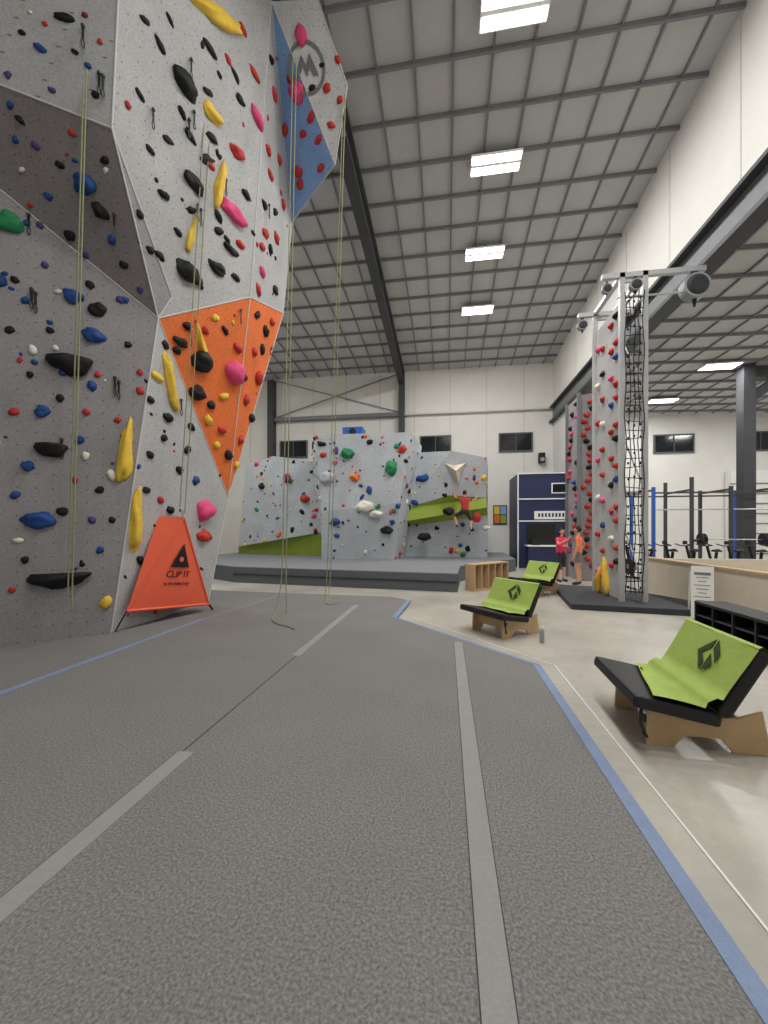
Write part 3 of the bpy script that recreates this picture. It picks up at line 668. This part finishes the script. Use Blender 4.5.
# ------------------------------------------------------------------ barrier wall, sign, rack
b = MB(); b.bx((5.3, 1.2, FZ), (5.42, 11.8, .84), 'ply_pale'); b.bx((5.27, 1.2, .84), (5.45, 11.8, .88), 'ply')
b.bx((5.42, 11.68, FZ), (8.5, 11.8, .84), 'ply_pale')
b.build("plywood_barrier")
b = MB(); Rx = Matrix.Rotation(math.radians(-30), 3, 'Z') @ Matrix.Rotation(math.radians(-8), 3, 'X')
bc = V(4.62, 8.1, .46)
b.box(bc, (.33, .02, .96), 'signw', Rx)
for i in range(8): b.box(bc+Rx @ V(0, -.012, .34-.07*i), (.24-.06*(i % 3), .004, .012 if i else .05), 'steel', Rx)
b.beam(bc+V(-.12, .14, .35), bc+V(.0, .42, -.49), .03, .02, 'signw'); b.beam(bc+V(.12, .0, .35), bc+V(.3, .3, -.49), .03, .02, 'signw')
b.build("notice_board")
rk = empty("black_shoe_rack", (4.1, 4.3, FZ)); b = MB()
b.bx((0, 0, .42), (.45, 3.1, .46), 'black'); b.bx((0, 0, 0), (.45, 3.1, .04), 'black'); b.bx((.42, 0, .04), (.45, 3.1, .42), 'blackrub')
for i in range(8): b.bx((0, i*.438, .04), (.43, i*.438+.03, .42), 'black')
b.bx((.02, 0, .22), (.42, 3.1, .24), 'blackrub'); b.build("rack_body", rk)

# ------------------------------------------------------------------ fitness area
rg = empty("fitness_rig", (0, 0, FZ)); b = MB()
for x in (7.7, 9.0, 10.3, 11.6):
    for y in (16.4, 18.2): b.bx((x-.05, y-.05, 0), (x+.05, y+.05, 3.25 if x != 9.0 else 3.6), 'blue' if (x < 8 or x > 11) else 'steeld')
for y in (16.4, 18.2): b.bx((7.7, y-.03, 3.0), (11.6, y+.03, 3.06), 'steeld')
for x in (7.7, 9.0, 10.3, 11.6): b.bx((x-.03, 16.4, 3.1), (x+.03, 18.2, 3.17), 'steeld')
b.cyl((7.7, 16.4, 2.4), (11.6, 16.4, 2.4), .025, .025, 'chrome'); b.cyl((9, 16.1, 1.3), (11.3, 16.1, 1.3), .02, .02, 'chrome')
for x in (9.1, 9.2, 11.1, 11.2): b.cyl((x, 16.1, 1.3), (x+.05, 16.1, 1.3), .22, .22, 'black', 20)
b.bx((9, 16.1, 1.2), (9.05, 16.4, 1.3), 'steeld'); b.bx((11.25, 16.1, 1.2), (11.3, 16.4, 1.3), 'steeld')
b.build("rig_frame", rg)
def bike(x, y, rz):
    r = empty("exercise_bike", (x, y, FZ), rz); b = MB()
    b.cyl((.45, -.03, .42), (.45, .03, .42), .26, .26, 'blackrub', 24); b.cyl((.45, -.04, .42), (.45, .04, .42), .08, .08, 'chrome', 12)
    b.bx((-.5, -.25, 0), (-.42, .25, .06), 'black'); b.bx((.62, -.25, 0), (.7, .25, .06), 'black'); b.beam((-.46, 0, .06), (.66, 0, .06), .06, .06, 'black')
    b.beam((-.25, 0, .06), (-.35, 0, .95), .06, .06, 'black'); b.beam((.3, 0, .1), (.55, 0, 1.1), .06, .06, 'black'); b.beam((-.3, 0, .5), (.4, 0, .55), .06, .06, 'steeld')
    b.blob(V(-.35, 0, .97), V(1, 0, 0), V(0, 1, 0), V(0, 0, 1), .15, .1, .08, 'black', 2, 1); b.cyl((.55, -.25, 1.12), (.55, .25, 1.12), .018, .018, 'black'); b.tube([V(.55, .25, 1.12), V(.75, .25, 1.18)], .018, 'black'); b.tube([V(.55, -.25, 1.12), V(.75, -.25, 1.18)], .018, 'black')
    b.box(V(.6, 0, 1.22), (.03, .18, .12), 'black'); b.cyl((.1, -.2, .35), (.1, .2, .35), .02, .02, 'chrome', 8); b.box(V(.1, -.2, .2), (.14, .08, .03), 'black'); b.box(V(.1, .2, .5), (.14, .08, .03), 'black'); b.beam((.1, -.14, .35), (.1, -.14, .2), .02, .02, 'chrome'); b.beam((.1, .14, .35), (.1, .14, .5), .02, .02, 'chrome')
    b.build("bike_body", r)
for i in range(12): bike(6.3+.62*i, 14.2, math.radians(118)).scale if False else bike(6.3+.62*i, 14.2, math.radians(118))
b = MB(); b.bx((10.85, 16.6, FZ), (11.25, 17.0, zr(11)-.1), 'steeld'); b.bx((10.75, 16.5, FZ), (11.35, 17.1, .05), 'steeld')
b.beam((10.95, 16.8, 6.3), (12.6, 16.8, zr(12.5)-.15), .3, .3, 'steeld'); b.beam((10.9, 16.8, zr(11)-.3), (17, 16.8, zr(17)-.3), .25, .4, 'steeld'); b.build("steel_column")
b = MB()
for i in range(4): b.bx((13.2, 15.4+i*.02, .1+i*.5), (15.8, 16.0, .15+i*.5), 'black')
for x in (13.2, 14.5, 15.8): b.bx((x-.04, 15.4, FZ), (x+.04, 16.0, 2.2), 'black')
for i in range(4):
    for j in range(9): b.cyl((13.4+j*.27, 15.45, .25+i*.5), (13.4+j*.27, 15.75, .25+i*.5), .09, .09, 'blackrub', 12)
b.build("dumbbell_rack")
b = MB(); b.bx((14.2, YB+.9, FZ), (16.6, YB+1.35, 4.6), 'signw')
for i in range(8): b.bx((14.15, YB+.86, .5*i+.4), (16.65, YB+.92, .5*i+.45), 'steel')
b.build("white_storage_cabinet")

# ------------------------------------------------------------------ people
def person(name, x, y, z, rz, shirt, pants, arms, scale=1.0, long_hair=False, lean=0.0, legs=None):
    r = empty(name, (x, y, z), rz); r.scale = (scale,)*3
    vs, es, rad, seg = [], [], [], []
    def vtx(p, rr, par=None, m=None):
        vs.append(p); rad.append(rr); i = len(vs)-1
        if par is not None: es.append((par, i)); seg.append((par, i, m))
        return i
    pel = vtx((0, 0, .94), (.145, .105)); sp = vtx((0, .0, 1.1), (.13, .095), pel, shirt); ch = vtx((0, .01+lean, 1.3), (.16, .11), sp, shirt)
    nb = vtx((0, .0+lean, 1.44), (.08, .065), ch, shirt); nk = vtx((0, .015+lean, 1.52), (.052, .052), nb, 'skin'); hd = vtx((0, .02+lean, 1.58), (.05, .05), nk, 'skin')
    for s_ in (-1, 1):
        if legs: hpp, thp, knp, cfp, anp, hlp, top = legs[0 if s_ < 0 else 1]
        else: hpp, thp, knp, cfp, anp, hlp, top = (s_*.095, 0, .86), (s_*.105, .01, .66), (s_*.11, .02, .48), (s_*.112, -.01, .34), (s_*.115, -.02, .09), (s_*.118, -.04, .045), (s_*.13, .16, .035)
        hp = vtx(hpp, (.09, .095), pel, pants); th_ = vtx(thp, (.078, .08), hp, pants); kn = vtx(knp, (.058, .06), th_, pants if pants == 'dark_cloth' else 'skin')
        cf = vtx(cfp, (.052, .055), kn, 'skin'); an = vtx(anp, (.036, .04), cf, 'skin'); hl = vtx(hlp, (.04, .042), an, 'black'); vtx(top, (.04, .03), hl, 'black')
        sh, el, wr, pm = arms[0 if s_ < 0 else 1]
        shv = vtx((s_*.165, lean, 1.40), (.062, .062), ch, shirt); mid = tuple((Vector(sh)*.45+Vector(el)*.55)); m_ = vtx(mid, (.048, .048), shv, shirt)
        e_ = vtx(el, (.038, .038), m_, 'skin'); w_ = vtx(wr, (.026, .03), e_, 'skin'); p_ = vtx(pm, (.038, .018), w_, 'skin')
        d = (Vector(pm)-Vector(wr)).normalized(); side = d.cross(V(s_*1.0, .2, 0)).normalized()
        if side.length < .1: side = V(0, 1, 0)
        cu = d.cross(side).normalized()*(-s_)
        for fi, (o_, L) in enumerate(((-.03, .066), (-.01, .078), (.01, .073), (.03, .058))):
            q = Vector(pm)+side*o_+d*.02; f0 = vtx(tuple(q), (.010, .010), p_, 'skin'); q2 = q+d*L*.55+cu*.012; f1 = vtx(tuple(q2), (.009, .009), f0, 'skin'); vtx(tuple(q2+d*L*.4+cu*.024), (.007, .007), f1, 'skin')
        q = Vector(wr).lerp(Vector(pm), .4)-side*.03; t0 = vtx(tuple(q), (.012, .012), w_, 'skin'); vtx(tuple(q-side*.025+d*.045+cu*.01), (.009, .009), t0, 'skin')
    me = bpy.data.meshes.new("body"); me.from_pydata(vs, es, []); o = bpy.data.objects.new("body", me); COL.objects.link(o)
    sk = o.modifiers.new("skin", 'SKIN'); sk.use_smooth_shade = True
    for i, rr in enumerate(rad): me.skin_vertices[0].data[i].radius = rr
    me.skin_vertices[0].data[0].use_root = True
    sb = o.modifiers.new("sub", 'SUBSURF'); sb.levels = 1; sb.render_levels = 1
    dg = bpy.context.evaluated_depsgraph_get(); dg.update(); me2 = bpy.data.meshes.new_from_object(o.evaluated_get(dg)); o.modifiers.clear(); o.data = me2
    me2.materials.clear(); names = [shirt, pants, 'skin', 'black']
    for nm in names: me2.materials.append(M[nm])
    P_ = [Vector(v) for v in vs]
    for f in me2.polygons:
        c = f.center; best = None
        for a, e, m in seg:
            ab = P_[e]-P_[a]; t = max(0, min(1, (c-P_[a]).dot(ab)/max(ab.length_squared, 1e-9))); q = (P_[a]+ab*t-c).length-(rad[a][0]*(1-t)+rad[e][0]*t)
            if best is None or q < best[0]: best = (q, m)
        m = best[1]
        if m == shirt and c.z < .98: m = pants
        f.material_index = names.index(m); f.use_smooth = True
    o.parent = r
    b = MB(); hc = V(0, .03+lean, 1.635)
    I3 = ICO[3]; pts = []
    for q in I3[0]:
        p = V(q.x*.076, q.y*.096, q.z*.116)
        if q.z < 0: p.x *= 1+.22*q.z; p.y *= 1+.12*q.z
        pts.append(hc+p)
    b.add(pts, I3[1], 'skin', True)
    b.blob(hc+V(0, .09, -.012), V(1, 0, 0), V(0, 0, 1), V(0, 1, 0), .014, .026, .026, 'skin', 2, 1, rough=0)
    for s_ in (-1, 1):
        b.blob(hc+V(s_*.03, .084, .008), V(1, 0, 0), V(0, 0, 1), V(0, 1, 0), .014, .008, .008, 'eye', 1, 1, rough=0)
        b.blob(hc+V(s_*.076, -.005, -.005), V(0, 1, 0), V(0, 0, 1), V(s_, 0, 0), .018, .032, .014, 'skin', 2, 1, rough=0)
        b.blob(hc+V(s_*.03, .087, .03), V(1, 0, 0), V(0, 0, 1), V(0, 1, 0), .018, .004, .005, 'hair', 1, 1, rough=0)
    b.blob(hc+V(0, .084, -.05), V(1, 0, 0), V(0, 0, 1), V(0, 1, 0), .024, .008, .008, 'lip', 1, 1, rough=0)
    hp_, hf = [], I3[1]
    for q in I3[0]:
        f = 1.1+.05*noise.noise(q*4); p = V(q.x*.078*f, q.y*.099*f, q.z*.119*f)
        if q.y > .25 and q.z < .45: p *= .82
        if q.z < -.35 and not (long_hair and q.y < 0): p *= .8
        if long_hair and q.z < 0 and q.y < -.1: p.z *= 1.9
        hp_.append(hc+V(0, -.008, .006)+p)
    b.add(hp_, hf, 'hair', True)
    b.build("head", r)
    return r
L_down = ((-.165, 0, 1.40), (-.24, -.03, 1.12), (-.25, .06, .88), (-.25, .09, .80)); R_hip = ((.165, 0, 1.40), (.36, -.08, 1.17), (.2, .05, 1.0), (.15, .09, .98))
L_fold = ((-.165, 0, 1.40), (-.22, .05, 1.13), (-.03, .24, 1.16), (.05, .24, 1.18))
R_up = ((.165, 0, 1.40), (.25, .14, 1.22), (.16, .32, 1.34), (.14, .39, 1.37))
person("man_in_orange_shirt", 3.93, 12.75, FZ, math.radians(60), 'orange_cloth', 'grey_cloth', (L_down, R_hip))
person("person_in_pink_shirt", 3.62, 13.45, FZ, math.radians(-150), 'pink_cloth', 'dark_cloth', (L_fold, R_up), .97, True)
CL = (((-.165, 0, 1.40), (-.38, .14, 1.5), (-.42, .28, 1.72), (-.42, .33, 1.79)), ((.165, 0, 1.40), (.36, .14, 1.34), (.5, .3, 1.5), (.52, .34, 1.57)))
LG = (((-.1, .0, .88), (-.24, .16, .8), (-.4, .24, .72), (-.36, .2, .58), (-.3, .16, .36), (-.3, .14, .31), (-.34, .3, .3)),
      ((.1, .0, .86), (.18, .1, .7), (.26, .18, .54), (.26, .14, .4), (.26, .1, .18), (.26, .08, .13), (.3, .25, .11)))
person("climber_in_red_shirt", .72, 15.92, 1.45, 0, 'red_cloth', 'dark_cloth', CL, .97, False, .0, LG)

# ------------------------------------------------------------------ camera & world
cam = bpy.data.cameras.new("camera"); cam.sensor_width = 36; cam.lens = 400*36/1024; cam.shift_y = 18/1024; cam.clip_end = 100
co = bpy.data.objects.new("camera", cam); COL.objects.link(co); co.location = (0, 0, 1.6); co.rotation_euler = (math.radians(90), 0, th)
sc.camera = co
w = bpy.data.worlds.new("world"); sc.world = w; w.use_nodes = True; w.node_tree.nodes["Background"].inputs[0].default_value = (.5, .52, .55, 1); w.node_tree.nodes["Background"].inputs[1].default_value = .3
try:
    sc.view_settings.view_transform = 'Standard'
except Exception: pass
